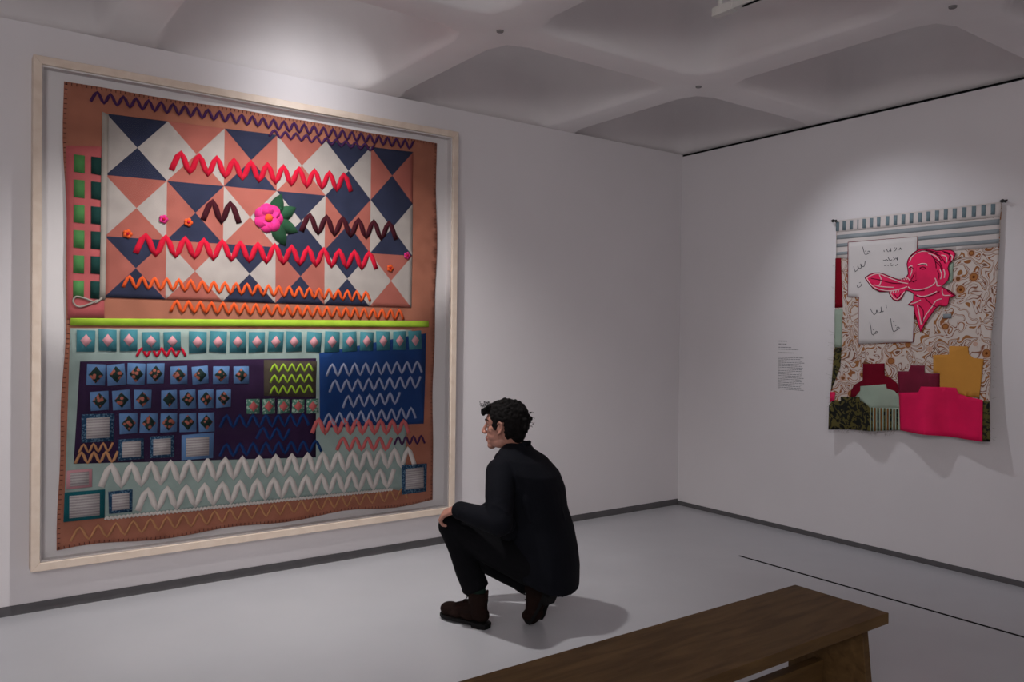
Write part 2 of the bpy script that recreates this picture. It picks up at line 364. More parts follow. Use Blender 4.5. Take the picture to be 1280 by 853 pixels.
# rick-rack braid rows
def zig(x0, x1, z0, z1, amp, per, wid, mt, off=.008, nm='rickrack_braid'):
    n = max(2, int(abs(x1-x0)/per*2)); pts = []
    for i in range(n+1):
        t = i/n; pts.append((x0+(x1-x0)*t, z0+(z1-z0)*t+(amp if i % 2 else -amp)))
    return cloth(nm, ribbon(smooth_line(pts, 3), wid), qsurf, off, mt, ql, du=9, dv=9, thick=.0025)
zig(-4.10, -3.04, 2.375, 2.375, .050, .095, .030, F['scarlet']); zig(-4.28, -2.86, 1.905, 1.90, .050, .10, .030, F['scarlet'])
zig(-3.93, -3.73, 2.12, 2.12, .055, .10, .032, F['maroon']); zig(-3.36, -2.72, 2.10, 2.10, .052, .10, .032, F['maroon'])
zig(-4.50, -2.60, 2.655, 2.680, .026, .062, .015, F['purple']); zig(-3.56, -2.88, 2.612, 2.622, .020, .062, .014, F['purple'])
zig(-4.34, -2.90, 1.700, 1.670, .030, .062, .017, F['orange']); zig(-4.10, -2.66, 1.575, 1.560, .030, .062, .017, F['orange'])
# appliqued flower with leaves at the middle of the pieced panel
def flower(cx, cz, r, petals, mp, mc, off=.011):
    pl = []
    for k in range(petals):
        a = 2*PI*k/petals; c = Vector((cx+math.cos(a)*r*.55, cz+math.sin(a)*r*.55))
        pl.append([c+Vector((math.cos(t*2*PI/12), math.sin(t*2*PI/12)))*r*.48 for t in range(12)])
    fl = cloth('flower', pl, qsurf, off, mp, ql, du=9, dv=9, thick=.003)
    cloth('flower_centre', [[(cx+r*.28*math.cos(t*PI/6), cz+r*.28*math.sin(t*PI/6)) for t in range(12)]], qsurf, off+.004, mc, fl, du=9, dv=9, thick=.003)
def leaf(cx, cz, ang, ln, wd):
    d = Vector((math.cos(ang), math.sin(ang))); n = Vector((-d.y, d.x)); c = Vector((cx, cz))
    L = [c+d*ln*t+n*wd*math.sin(PI*t)*.5 for t in (0, .15, .3, .5, .7, .85, 1)]; R = [c+d*ln*t-n*wd*math.sin(PI*t)*.5 for t in (.85, .7, .5, .3, .15)]
    cloth('leaf', [L+R], qsurf, .009, F['leaf'], ql, du=9, dv=9, thick=.003)
for a in (.55, -.35, -1.05, 1.25): leaf(-3.54, 2.10, a, .17, .085)
flower(-3.56, 2.11, .085, 7, F['magenta'], F['orange'])
for x, z, mt in ((-4.14, 2.05, 'magenta'), (-4.01, 2.045, 'orange'), (-4.32, 1.955, 'orange'), (-2.76, 1.86, 'orange'), (-2.64, 1.95, 'magenta')):
    flower(x, z, .024, 5, F[mt], F['scarlet'])
# lime ribbon across the middle
cloth('ribbon', [[(-4.586, 1.462), (-2.469, 1.483), (-2.470, 1.524), (-4.586, 1.500)]], qsurf, .008, F['lime'], ql)
# lower field
cloth('lower_panel', [[(-4.610, .455), (-4.42, .446), (-2.73, .421), (-2.643, .40), (-2.596, 1.462), (-4.586, 1.448)]], qsurf, .003, F['sage'], ql)
cloth('dark_panel', [[(-4.568, .746), (-3.253, .672), (-3.258, 1.281), (-4.541, 1.276)]], qsurf, .005, F['aubergine'], ql)
cloth('checked_panel', [[(-3.577, 1.062), (-3.261, 1.041), (-3.253, 1.262), (-3.579, 1.275)]], qsurf, .0065, F['olive'], ql)
cloth('blue_panel', [[(-3.229, .853), (-2.498, .836), (-2.487, 1.440), (-2.60, 1.425), (-3.238, 1.312)]], qsurf, .005, F['blue'], ql)
def patch(cx, cz, w_, h_, m1, m2, rot=None, inner=.55, shape='diamond'):
    r = random.uniform(-.06, .06) if rot is None else rot; ca, sa = math.cos(r), math.sin(r)
    def P(x, z): return (cx+x*ca-z*sa, cz+x*sa+z*ca)
    j = lambda: random.uniform(.94, 1.04)
    f = cloth('patch', [[P(-w_/2*j(), -h_/2*j()), P(w_/2*j(), -h_/2*j()), P(w_/2*j(), h_/2*j()), P(-w_/2*j(), h_/2*j())]], qsurf, .0085, m1, ql, du=.1, dv=.1)
    if m2:
        a, c = w_*inner/2, h_*inner/2
        if shape == 'diamond': pts = [[P(-a, 0), P(0, -c), P(a, 0), P(0, c)]]
        else: pts = [[P(-a, -c), P(a, -c), P(a, c), P(-a, c)]]
        cloth('inset', pts, qsurf, .0115, m2, f, du=.2, dv=.2)
def row(x0, x1, n, z0, z1, w_, h_, m1, m2, skip=(), inner=.6):
    for i in range(n):
        if i in skip: continue
        t = i/(n-1); patch(x0+(x1-x0)*t, z0+(z1-z0)*t, w_, h_, m1, m2, inner=inner)
row(-4.515, -4.31, 3, 1.384, 1.388, .088, .115, F['teal'], F['palepink'])
row(-4.20, -4.09, 2, 1.382, 1.382, .090, .105, F['teal'], F['palepink'])
row(-3.955, -3.40, 6, 1.378, 1.382, .094, .12, F['teal'], F['palepink'])
row(-3.275, -2.572, 7, 1.380, 1.392, .097, .125, F['teal'], F['palepink'])
zig(-4.27, -4.02, 1.322, 1.322, .022, .05, .014, F['scarlet'])
row(-4.468, -4.175, 4, 1.205, 1.205, .088, .112, F['sky'], F['print_dark'], inner=.8)
row(-4.055, -3.712, 4, 1.195, 1.187, .088, .100, F['sky'], F['print_dark'], inner=.8)
row(-4.450, -4.24, 3, 1.068, 1.068, .088, .104, F['sky'], F['print_dark'], inner=.8)
row(-4.105, -3.81, 4, 1.062, 1.056, .084, .104, F['sky'], F['print_dark'], inner=.8)
row(-4.309, -3.906, 5, .942, .925, .088, .108, F['sky'], F['print_dark'], inner=.8)
row(-3.64, -3.278, 5, 1.003, .988, .076, .088, F['print_mint'], F['coral'], inner=.7)
for k in range(3): zig(-3.54, -3.28, 1.225-.065*k, 1.225-.065*k, .022, .048, .012, F['lime'])
for cx, cz, w_, h_, brd in ((-4.456, .926, .150, .148, 'print_blue'), (-4.294, .802, .125, .118, 'print_blue'), (-4.141, .804, .125, .122, 'print_blue'), (-3.953, .790, .172, .145, 'sky'),
                            (-4.540, .665, .118, .100, 'palepink'), (-4.516, .523, .195, .160, 'petrol'), (-4.345, .525, .116, .120, 'print_blue'), (-2.569, .478, .190, .190, 'print_blue')):
    patch(cx, cz, w_, h_, F[brd], F['note'], 0.0, .72, 'square')
for z0, x0, x1 in ((1.205, -3.19, -2.52), (1.105, -3.17, -2.53), (1.005, -3.08, -2.68), (.900, -3.21, -2.56)): zig(x0, x1, z0, z0+.012, .036, .072, .015, F['bluegrey'])
for z0, x0, x1 in ((.925, -3.83, -3.30), (.845, -3.62, -3.42), (.760, -3.83, -3.22)): zig(x0, x1, z0, z0-.02, .034, .072, .017, F['blue'])
zig(-3.28, -2.61, .865, .820, .042, .082, .026, F['coral']); zig(-3.12, -2.74, .745, .720, .038, .082, .022, F['coral']); zig(-2.72, -2.49, .735, .73, .026, .056, .013, F['purple'])
zig(-4.545, -4.385, .822, .822, .022, .044, .011, F['tan']); zig(-4.56, -4.36, .775, .768, .028, .05, .014, F['tan'])
zig(-4.44, -2.57, .668, .622, .055, .098, .032, F['offwhite']); zig(-4.26, -2.72, .520, .498, .055, .098, .032, F['offwhite'])
zig(-4.58, -2.62, .378, .385, .034, .085, .012, F['tan'])
zig(-4.42, -2.73, .443, .423, .006, .02, .012, F['offwhite'], nm='lace_edging')
# ------------------------------------------------------------------ unframed textile on the right wall  (u = -y, v = z)
TIPS = [(1.40, .075), (1.46, .07), (1.60, .018), (1.76, .085), (1.93, .012), (2.11, .115), (2.28, .03), (2.40, .06), (2.56, .10)]
def wave_at(u):
    if u <= TIPS[0][0]: return TIPS[0][1]
    for (a, ga), (b, gb) in zip(TIPS, TIPS[1:]):
        if u <= b:
            t = (u-a)/(b-a); t = t*t*(3-2*t); return ga+(gb-ga)*t
    return TIPS[-1][1]
def hsurf(u, v, off):
    t = max(0, min(1.1, (2.26-v)/1.46))
    g = .022+t**2*wave_at(u)+.004*math.sin(v*9+u*3)*t
    return Vector((-(g+off), -(u+(g-.03)*.45*t), v))
hg_ = empty('textile_hanging', (0, -1.98, 1.53), 'unframed textile wall hanging with a pink stitched head and vase shapes on the right wall', 'textile')
HANG_BASE = (0, -1.98, 1.53)
H = {}
for k, c, v in (('hcream', (.64, .58, .56), .06), ('hwhite', (.66, .62, .61), .03), ('hblue', (.17, .23, .26), .15), ('hgrey', (.29, .32, .34), .12), ('hpink', (.85, .015, .11), .15), ('hred', (.20, .004, .012), .1),
                ('hmaroon', (.16, .004, .016), .12), ('hwine', (.17, .006, .03), .2), ('hyellow', (.60, .27, .045), .06), ('hrose', (.80, .004, .095), .10), ('hsage', (.34, .42, .34), .08), ('hbrown', (.22, .10, .03), .1), ('hdarkline', (.12, .004, .02), .1),
                ('hlightline', (.90, .60, .62), .1), ('hink', (.035, .035, .05), .1), ('hthread', (.45, .42, .40), .1)):
    H[k] = fabric('hanging_'+k[1:], c, v, rough=.75 if k in ('hrose', 'hpink', 'hyellow', 'hwine') else .9, blot=5)
for k in ('hrose', 'hpink', 'hwine', 'hyellow'): H[k].node_tree.nodes['Principled BSDF'].inputs['Specular IOR Level'].default_value = .3
# brown line print on cream: warped cells outlined in brown with small flowers
m, nt, b = nmat('brown_floral_print_cloth'); setc(b, (.6, .5, .45), .9, .1)
tc = nt.nodes.new('ShaderNodeTexCoord'); nz = nt.nodes.new('ShaderNodeTexNoise'); nz.inputs['Scale'].default_value = 7; nz.inputs['Detail'].default_value = 1
link(nt, tc.outputs['Object'], nz.inputs[0]); va = nt.nodes.new('ShaderNodeVectorMath'); va.operation = 'MULTIPLY_ADD'; va.inputs[1].default_value = (.22, .22, .22)
link(nt, nz.outputs['Color'], va.inputs[0]); link(nt, tc.outputs['Object'], va.inputs[2])
v1 = nt.nodes.new('ShaderNodeTexNoise'); v1.inputs['Scale'].default_value = 7.5; v1.inputs['Detail'].default_value = 1.2; v1.inputs['Distortion'].default_value = .9; link(nt, va.outputs[0], v1.inputs[0])
r1 = nt.nodes.new('ShaderNodeValToRGB'); e = r1.color_ramp; e.elements[0].color = (.24, .085, .03, 1); e.elements[0].color = (.64, .56, .52, 1); e.elements[0].position = 0; e.elements[1].color = (.64, .56, .52, 1); e.elements[1].position = 1
for p_, hw_, c_ in ((.33, .014, (.30, .11, .04)), (.385, .006, (.24, .09, .05)), (.43, .006, (.20, .08, .04)), (.475, .015, (.34, .14, .05)), (.59, .006, (.24, .09, .05)), (.645, .013, (.32, .12, .045))):
    for q_, k_ in ((p_-hw_-.004, (.62, .53, .48)), (p_-hw_, c_), (p_+hw_, c_), (p_+hw_+.004, (.64, .57, .53))):
        n_ = e.elements.new(q_); n_.color = (*k_, 1)
link(nt, v1.outputs[0], r1.inputs[0])
v2 = nt.nodes.new('ShaderNodeTexVoronoi'); v2.inputs['Scale'].default_value = 8; link(nt, tc.outputs['Object'], v2.inputs[0])
r2 = nt.nodes.new('ShaderNodeValToRGB'); e = r2.color_ramp; e.interpolation = 'CONSTANT'; e.elements[0].color = (1, 1, 1, 1); e.elements[1].position = .25; e.elements[1].color = (0, 0, 0, 1)
link(nt, v2.outputs['Distance'], r2.inputs[0])
r3 = nt.nodes.new('ShaderNodeValToRGB'); e = r3.color_ramp; e.interpolation = 'CONSTANT'; e.elements[0].color = (.12, .03, .008, 1); e.elements[1].position = .07; e.elements[1].color = (.38, .15, .05, 1)
n_ = e.elements.new(.17); n_.color = (.22, .08, .03, 1); n_ = e.elements.new(.20); n_.color = (.55, .36, .28, 1)
link(nt, v2.outputs['Distance'], r3.inputs[0])
mxc = nt.nodes.new('ShaderNodeMix'); mxc.data_type = 'RGBA'; link(nt, r2.outputs[0], mxc.inputs[0]); link(nt, r1.outputs[0], mxc.inputs[6]); link(nt, r3.outputs[0], mxc.inputs[7])
link(nt, mxc.outputs[2], b.inputs['Base Color']); H['hfloral'] = m
# dark damask
m, nt, b = nmat('dark_damask_cloth'); setc(b, (.03, .03, .015), .7, .2)
tc = nt.nodes.new('ShaderNodeTexCoord'); nz = nt.nodes.new('ShaderNodeTexNoise'); nz.inputs['Scale'].default_value = 16; nz.inputs['Detail'].default_value = 2; nz.inputs['Distortion'].default_value = 2.5
link(nt, tc.outputs['Object'], nz.inputs[0]); r1 = nt.nodes.new('ShaderNodeValToRGB'); r1.color_ramp.elements[0].color = (.008, .009, .008, 1); r1.color_ramp.elements[1].color = (.10, .085, .022, 1)
r1.color_ramp.elements[0].position = .47; r1.color_ramp.elements[1].position = .53; link(nt, nz.outputs[0], r1.inputs[0]); link(nt, r1.outputs[0], b.inputs['Base Color']); H['hdamask'] = m

def hc(name, polys, off, mt, parent=hg_, du=.025, dv=.04, thick=.002): return cloth(name, polys, hsurf, off, mt, parent, du=du, dv=dv, thick=thick)
OUT = [(1.466,2.261),(1.75,2.262),(2.10,2.258),(2.540,2.258),(2.532,1.988),(2.521,1.656),(2.502,1.466),(2.501,1.107),(2.503,.842),(2.462,.836),(2.274,.840),(2.117,.844),(1.955,.843),(1.763,.823),(1.620,.812),(1.449,.801),(1.452,.93),(1.461,1.12),(1.470,1.343),(1.475,1.568),(1.470,1.800),(1.468,2.0)]
hc('main_cloth', [OUT], 0, H['hfloral'])
# striped upper band: cream cloth with grey-blue woven stripes
hc('striped_band', [[(1.470,2.001),(1.557,1.992),(2.055,2.004),(2.285,1.992),(2.529,1.995),(2.532,2.170),(1.470,2.181)]], .003, H['hcream'])
for z0, z1, x0 in ((2.126,2.160,1.472),(2.072,2.100,1.472),(2.016,2.041,1.472)):
    hc('woven_stripe', [[(x0,z0+.004),(2.531,z0),(2.532,z1),(x0,z1)]], .0045, H['hgrey'], thick=.0015)
hc('striped_header', [[(1.468,2.181),(2.534,2.172),(2.540,2.260),(1.466,2.263)]], .004, H['hcream'])
for k, u in enumerate((1.478,1.528,1.582,1.630,1.676,1.728,1.779,1.840,1.894,1.948,2.001,2.057,2.110,2.164,2.218,2.272,2.329,2.385,2.440,2.494)):
    wd = .008 if k == 3 else .024
    hc('upright_stripe', [[(u-wd/2,2.190),(u+wd/2,2.188),(u+wd/2+.001,2.252),(u-wd/2,2.254)]], .0055, H['hblue'], thick=.0015)
hc('white_panel', [[(1.561,2.104),(2.045,2.099),(2.035,1.420),(1.655,1.403),(1.650,1.720),(1.567,1.728)]], .0065, H['hwhite'])
pb = [(1.561,2.104),(2.045,2.099),(2.035,1.420),(1.655,1.403),(1.650,1.720),(1.567,1.728),(1.561,2.104)]
tag(hc('panel_hem', ribbon(pb, .004), .0075, H['hred'], du=9, dv=9, thick=.001), 'thin brown hem line round the white panel')
tag(hc('red_strip', [[(1.467,1.998),(1.508,1.999),(1.531,1.654),(1.473,1.652)]], .004, H['hred']), 'dark red strip on the left edge')
tag(hc('sage_strip', [[(1.473,1.640),(1.531,1.642),(1.530,1.378),(1.478,1.376)]], .004, H['hsage']), 'pale sage green strip')
hc('dark_strip', [(lambda p: p)([(1.481,1.376),(1.529,1.373),(1.525,1.242),(1.491,1.146),(1.463,1.070),(1.473,1.239)])], .0045, H['hdamask'])
hc('pink_scrap', [[(1.457,1.066),(1.496,1.063),(1.490,1.004),(1.454,.991)]], .005, H['hpink'])
hc('grey_scrap', [[(2.218,1.600),(2.266,1.600),(2.266,1.572),(2.218,1.572)]], .005, H['hgrey'])
hc('mint_scrap', [[(2.23,1.78),(2.268,1.80),(2.27,1.92),(2.235,1.91)]], .005, H['hsage'])
for nm, mt, off, pts in (('yellow_vase','hyellow',.005,[(2.165,1.342),(2.258,1.347),(2.257,1.400),(2.370,1.400),(2.376,1.354),(2.403,1.331),(2.463,1.326),(2.455,1.249),(2.449,1.178),(2.440,1.093),(2.370,1.096),(2.207,1.100),(2.206,1.229),(2.167,1.230)]),
    ('maroon_vase','hmaroon',.005,[(1.693,1.268),(1.844,1.277),(1.846,1.199),(1.890,1.179),(1.930,1.147),(1.945,1.093),(1.868,1.06),(1.715,1.03),(1.602,1.031),(1.606,1.082),(1.634,1.124),(1.695,1.159)]),
    ('wine_vase','hwine',.0065,[(1.931,1.228),(2.007,1.232),(2.023,1.271),(2.116,1.274),(2.116,1.225),(2.206,1.227),(2.207,1.140),(2.102,1.09),(2.081,1.08),(1.943,1.07)]),
    ('pale_green_vase','hsage',.007,[(1.680,1.116),(1.856,1.140),(1.862,1.112),(1.914,1.097),(1.945,1.060),(1.953,.985),(1.764,.970),(1.728,1.00),(1.642,1.040),(1.680,1.085)]),
    ('dark_damask_patch','hdamask',.0085,[(1.452,.971),(1.477,1.000),(1.535,1.007),(1.535,1.033),(1.676,1.043),(1.679,1.018),(1.728,1.004),(1.756,.978),(1.761,.824),(1.450,.801)]),
    ('rose_pink_vase','hrose',.0095,[(1.945,1.089),(2.081,1.104),(2.096,1.141),(2.238,1.144),(2.305,1.143),(2.320,1.108),(2.370,1.096),(2.463,1.082),(2.462,.835),(2.274,.840),(2.117,.844),(1.958,.845)]),
    ('brocade_edge','hdamask',.006,[(2.455,1.077),(2.500,1.075),(2.502,.842),(2.455,.836)])):
    hc(nm, [pts], off, H[mt], thick=.003)
st_ = hc('striped_patch', [[(1.758,.981),(1.953,.990),(1.958,.845),(1.761,.824)]], .0085, H['hsage'])
for k in range(9):
    u = 1.768+.0205*k
    hc('woven_stripe', [[(u,.826+.02*k/9),(u+.011,.826+.02*k/9),(u+.009,.982),(u-.002,.982)]], .0120, (H['hdamask'], H['hbrown'])[k % 2], st_, thick=.0012)
HEAD=[(1.696,1.850),(1.729,1.872),(1.764,1.880),(1.798,1.879),(1.832,1.868),(1.866,1.853),(1.903,1.836),(1.936,1.827),(1.977,1.839),(1.992,1.862),(1.988,1.890),(1.981,1.926),(1.987,1.953),(1.998,1.972),(2.026,1.998),(2.061,2.015),(2.100,2.015),(2.139,2.010),(2.169,1.998),(2.199,1.998),(2.222,2.000),(2.259,1.995),(2.277,1.983),(2.285,1.967),(2.274,1.938),(2.260,1.921),(2.249,1.913),(2.242,1.883),(2.252,1.848),(2.244,1.807),(2.218,1.781),(2.207,1.770),(2.263,1.738),(2.293,1.713),(2.256,1.700),(2.250,1.663),(2.239,1.646),(2.198,1.652),(2.175,1.634),(2.146,1.588),(2.116,1.545),(2.087,1.483),(2.069,1.534),(2.044,1.608),(2.037,1.652),(1.996,1.662),(2.031,1.691),(2.033,1.730),(2.010,1.747),(1.978,1.756),(1.958,1.717),(1.943,1.697),(1.922,1.688),(1.893,1.699),(1.868,1.736),(1.867,1.752),(1.804,1.752),(1.757,1.776),(1.726,1.810)]
LIGHT=[ [(1.708,1.848),(1.755,1.869),(1.798,1.872),(1.853,1.848),(1.908,1.824),(1.945,1.809),(1.993,1.799)],
 [(1.708,1.848),(1.735,1.810),(1.765,1.784),(1.808,1.766),(1.867,1.756),(1.913,1.760),(1.962,1.771),(1.986,1.779)],
 [(1.796,1.868),(1.810,1.839),(1.808,1.811),(1.797,1.795)],
 [(2.007,1.960),(2.026,1.982),(2.061,1.999),(2.108,1.999),(2.162,1.984)],
 [(2.007,1.960),(1.999,1.937)],
 [(2.051,1.914),(2.078,1.922),(2.109,1.918),(2.113,1.906)],
 [(1.992,1.902),(2.007,1.912),(2.019,1.909)],
 [(1.994,1.779),(2.010,1.763),(2.050,1.755),(2.104,1.761),(2.150,1.780),(2.172,1.803)],
 [(2.165,1.826),(2.176,1.802),(2.181,1.775),(2.203,1.778)],
 [(2.200,1.969),(2.230,1.956),(2.234,1.921)],
 [(2.252,1.966),(2.267,1.957),(2.264,1.931)],
 [(2.093,1.534),(2.115,1.588),(2.152,1.642),(2.178,1.683),(2.212,1.694)],
 [(2.082,1.690),(2.051,1.675),(2.012,1.666)],
 [(2.211,1.755),(2.219,1.717),(2.263,1.715)],
 [(2.194,1.878),(2.206,1.847),(2.199,1.817)],
 [(2.216,1.881),(2.224,1.853),(2.221,1.823)],
 [(1.936,1.837),(1.953,1.824)],
 [(1.952,1.840),(1.969,1.824)],
 [(1.968,1.843),(1.985,1.825)],
 [(1.985,1.839),(2.005,1.818)],
 [(1.872,1.744),(1.897,1.711),(1.922,1.698),(1.946,1.717),(1.970,1.748)],
 [(1.876,1.739),(1.884,1.755)],
 [(1.893,1.739),(1.898,1.757)],
 [(1.909,1.741),(1.915,1.758)],
 [(1.925,1.743),(1.931,1.761)] ]
DARK=[ [(1.996,1.897),(2.009,1.904),(2.022,1.896),(2.012,1.890),(1.998,1.894)],
 [(2.067,1.895),(2.086,1.901),(2.106,1.892),(2.087,1.886),(2.069,1.893)],
 [(2.051,1.911),(2.078,1.917),(2.109,1.914)],
 [(1.997,1.806),(2.017,1.813),(2.033,1.805)],
 [(2.006,1.975),(2.054,2.000),(2.108,2.007),(2.162,1.991),(2.200,1.981)],
 [(2.139,1.974),(2.163,1.934),(2.171,1.887)],
 [(2.207,1.992),(2.244,1.978),(2.260,1.950)],
 [(1.994,1.767),(2.042,1.750),(2.104,1.751)],
 [(2.042,1.722),(2.090,1.705),(2.151,1.719),(2.196,1.740)] ]
SCRIPT=[ [(1.669,2.064),(1.677,2.040),(1.688,2.011),(1.709,2.013),(1.724,2.022),(1.715,2.031),(1.707,2.026)],
 [(1.689,2.031),(1.696,2.035)],
 [(1.697,1.993),(1.700,1.990)],
 [(1.607,1.933),(1.614,1.910),(1.620,1.901),(1.632,1.904),(1.640,1.918),(1.636,1.935),(1.647,1.918),(1.663,1.921),(1.658,1.949),(1.670,1.929),(1.685,1.932),(1.691,1.965)],
 [(1.624,1.901),(1.618,1.896)],
 [(1.636,1.802),(1.643,1.786),(1.656,1.791),(1.672,1.804),(1.665,1.810)],
 [(1.651,1.819),(1.663,1.822)],
 [(1.821,2.029),(1.825,2.017)],
 [(1.838,2.036),(1.851,2.015),(1.863,2.026),(1.867,2.014)],
 [(1.867,2.038),(1.871,2.017)],
 [(1.888,2.016),(1.902,2.023),(1.907,2.039)],
 [(1.925,2.021),(1.933,2.036),(1.938,2.022)],
 [(1.892,2.038),(1.898,2.039)],
 [(1.819,1.963),(1.830,1.960),(1.841,1.965),(1.853,1.956)],
 [(1.851,1.980),(1.864,1.957),(1.878,1.962)],
 [(1.889,1.956),(1.905,1.971),(1.916,1.954),(1.913,1.974)],
 [(1.884,1.975),(1.891,1.976)],
 [(1.827,1.923),(1.842,1.929),(1.856,1.923)],
 [(1.865,1.928),(1.879,1.922),(1.887,1.929)],
 [(1.902,1.920),(1.917,1.930)],
 [(1.869,1.935),(1.875,1.937)],
 [(1.739,1.641),(1.751,1.621),(1.757,1.612)],
 [(1.760,1.608),(1.768,1.600),(1.781,1.610),(1.785,1.632),(1.794,1.612),(1.815,1.620),(1.813,1.652),(1.819,1.620),(1.832,1.623)],
 [(1.846,1.664),(1.850,1.643)],
 [(1.739,1.547),(1.748,1.510),(1.756,1.469),(1.775,1.471),(1.796,1.481),(1.787,1.489),(1.779,1.481)],
 [(1.762,1.498),(1.770,1.503)],
 [(1.766,1.461),(1.772,1.459)],
 [(1.879,1.574),(1.885,1.534),(1.897,1.490),(1.917,1.496),(1.938,1.510),(1.927,1.518),(1.919,1.509)],
 [(1.896,1.550),(1.904,1.557)],
 [(1.910,1.526),(1.917,1.530)],
 [(1.897,1.478),(1.903,1.476)] ]
ha = hc('stitched_head', [HEAD], .0105, H['hpink'], thick=.003)
tag(ha, 'pink cloth woman\'s head in profile holding a pink fish shape in her mouth')
DARK += [[(2.10, 2.004), (2.165, 1.978), (2.205, 1.93)], [(2.13, 1.998), (2.19, 1.965), (2.225, 1.915)], [(2.15, 1.955), (2.19, 1.925), (2.21, 1.88)], [(2.165, 1.93), (2.195, 1.90), (2.205, 1.865)],
         [(2.215, 1.985), (2.25, 1.965), (2.245, 1.93)], [(2.035, 1.868), (2.022, 1.838), (2.012, 1.820), (2.03, 1.812), (2.048, 1.818)], [(1.74, 1.845), (1.80, 1.832), (1.88, 1.808), (1.95, 1.800)],
         [(2.07, 1.655), (2.10, 1.62), (2.10, 1.54)], [(2.11, 1.70), (2.15, 1.66), (2.18, 1.645)], [(1.90, 1.735), (1.925, 1.708), (1.945, 1.735)], [(2.178, 1.872), (2.19, 1.845), (2.183, 1.812)], [(2.24, 1.745), (2.262, 1.728), (2.285, 1.714)]]
LIGHT += [[(2.12, 1.985), (2.165, 1.965), (2.19, 1.935)], [(2.055, 1.722), (2.09, 1.712), (2.14, 1.722), (2.18, 1.742)], [(2.06, 1.66), (2.075, 1.60), (2.09, 1.53)], [(1.76, 1.80), (1.82, 1.785), (1.90, 1.778)], [(2.018, 1.905), (2.014, 1.870), (2.004, 1.845)]]
hc('light_stitching', [q for l in LIGHT for q in ribbon(smooth_line(l), .0062)], .0130, H['hlightline'], ha, 9, 9, .001)
hc('dark_stitching', [q for l in DARK for q in ribbon(smooth_line(l), .005)], .0132, H['hdarkline'], ha, 9, 9, .001)
hc('outline_stitching', ribbon(HEAD+[HEAD[0]], .0045), .0128, H['hdarkline'], ha, 9, 9, .001)
WORDS = ((0, 3), (3, 5), (5, 7), (7, 13), (13, 17), (17, 21), (21, 24), (24, 27), (27, 31))
for a, b2 in WORDS:
    hc('handwritten_word', [q for l in SCRIPT[a:b2] for q in ribbon(smooth_line(l, 3), .0034)], .0085, H['hink'], hg_, 9, 9, .0008)
# loose threads along the edges
bm = bmesh.new()
def thread(u, v, du_, dv_, L):
    pts = [hsurf(u, v, .003)]; n = 5
    for i in range(1, n+1):
        t = i/n; pts.append(hsurf(u, v, .003)+Vector((-.012*math.sin(t*3), -du_*L*t-.006*math.sin(t*6), dv_*L*t)))
    for a, b2 in zip(pts, pts[1:]): add_cyl(bm, a, b2, .0007, None, 4)
for k in range(46):
    u = random.uniform(1.46, 1.95); thread(u, .812+(u-1.45)*.06, random.uniform(-.4, .4), -1, random.uniform(.008, .04))
for k in range(22): thread(1.468, random.uniform(.85, 1.95), -1, random.uniform(-.6, .6), random.uniform(.01, .04))
for k in range(16): thread(2.512, random.uniform(.85, 1.9), 1, random.uniform(-.7, .4), random.uniform(.01, .035))
tag(link_mesh('loose_threads', bm, H['hthread'], hg_), 'loose pale threads along the frayed edges', kind='stuff')
# black wall hooks
M['black_metal'] = plain('black_metal', (.012, .012, .012), .5, .4)
for u, s, side in ((1.452, 1, 'left'), (2.552, -1, 'right')):
    bm = bmesh.new(); add_cyl(bm, (-.001, -u, 2.262), (-.045, -u, 2.262), .006, None, 10); add_cyl(bm, (-.040, -u, 2.262), (-.044, -u, 2.262), .011, None, 12)
    add_box(bm, (-.042, -u-.026, 2.258), (-.036, -u+.016, 2.268), .001)
    tag(link_mesh('wall_hook', bm, M['black_metal'], None, (0, -u, 2.262)), 'small black hook at the top %s corner of the textile hanging' % side, 'hook', 'hooks holding the textile hanging')
# small text printed on the wall (too small in the photo to read: lines of print)
M['print'] = plain('grey_print', (.30, .29, .30), .8, .1)
random.seed(3)
wt = empty('wall_text', (0, -1.1, 1.05), 'small grey block of caption text on the right wall beside the textile hanging', 'wall text')
bm = bmesh.new()
def print_line(u0, u1, v, h):
    u = u0
    while u < u1-.004:
        wd = min(random.uniform(.008, .026), u1-u)
        add_box(bm, (-.0006, -(u+wd), v), (0, -u, v+h)); u += wd+.0045
print_line(.990, 1.062, 1.408, .007); print_line(.990, 1.058, 1.386, .007); print_line(.990, 1.10, 1.362, .006); print_line(.990, 1.16, 1.348, .006); print_line(.990, 1.12, 1.322, .006)
link_mesh('heading', bm, M['print'], wt); bm = bmesh.new()
for k in range(20): print_line(.990, random.uniform(1.18, 1.212), 1.288-.0125*k, .0052)
link_mesh('paragraph', bm, M['print'], wt)

# ------------------------------------------------------------------ wooden bench
bn = empty('bench', (-3.35, -2.975, 0), 'brown wooden bench with panel legs in the foreground', 'bench')
BX0, BX1, BY0, BY1, BZ = -4.60, -2.338, -3.165, -2.775, .45
bm = bmesh.new(); add_box(bm, (BX0, BY0, BZ-.040), (BX1, BY1, BZ), .003); link_mesh('seat_top', bm, M['bench'], bn)
for sx, lean in ((-4.47, -.04), (-2.456, .04)):
    bm = bmesh.new()
    add_prism(bm, [(sx-.019, BY0+.022, BZ-.040), (sx-.019, BY1-.060, BZ-.040), (sx-.019+lean, BY1-.045, 0), (sx-.019+lean, BY0+.005, 0)], (.038, 0, 0))
    bmesh.ops.bevel(bm, geom=bm.edges[:], offset=.002, segments=1, affect='EDGES'); link_mesh('leg', bm, M['bench'], bn)
bm = bmesh.new(); add_box(bm, (-4.455, -2.99, .13), (-2.470, -2.952, .250), .002); link_mesh('stretcher', bm, M['bench'], bn)
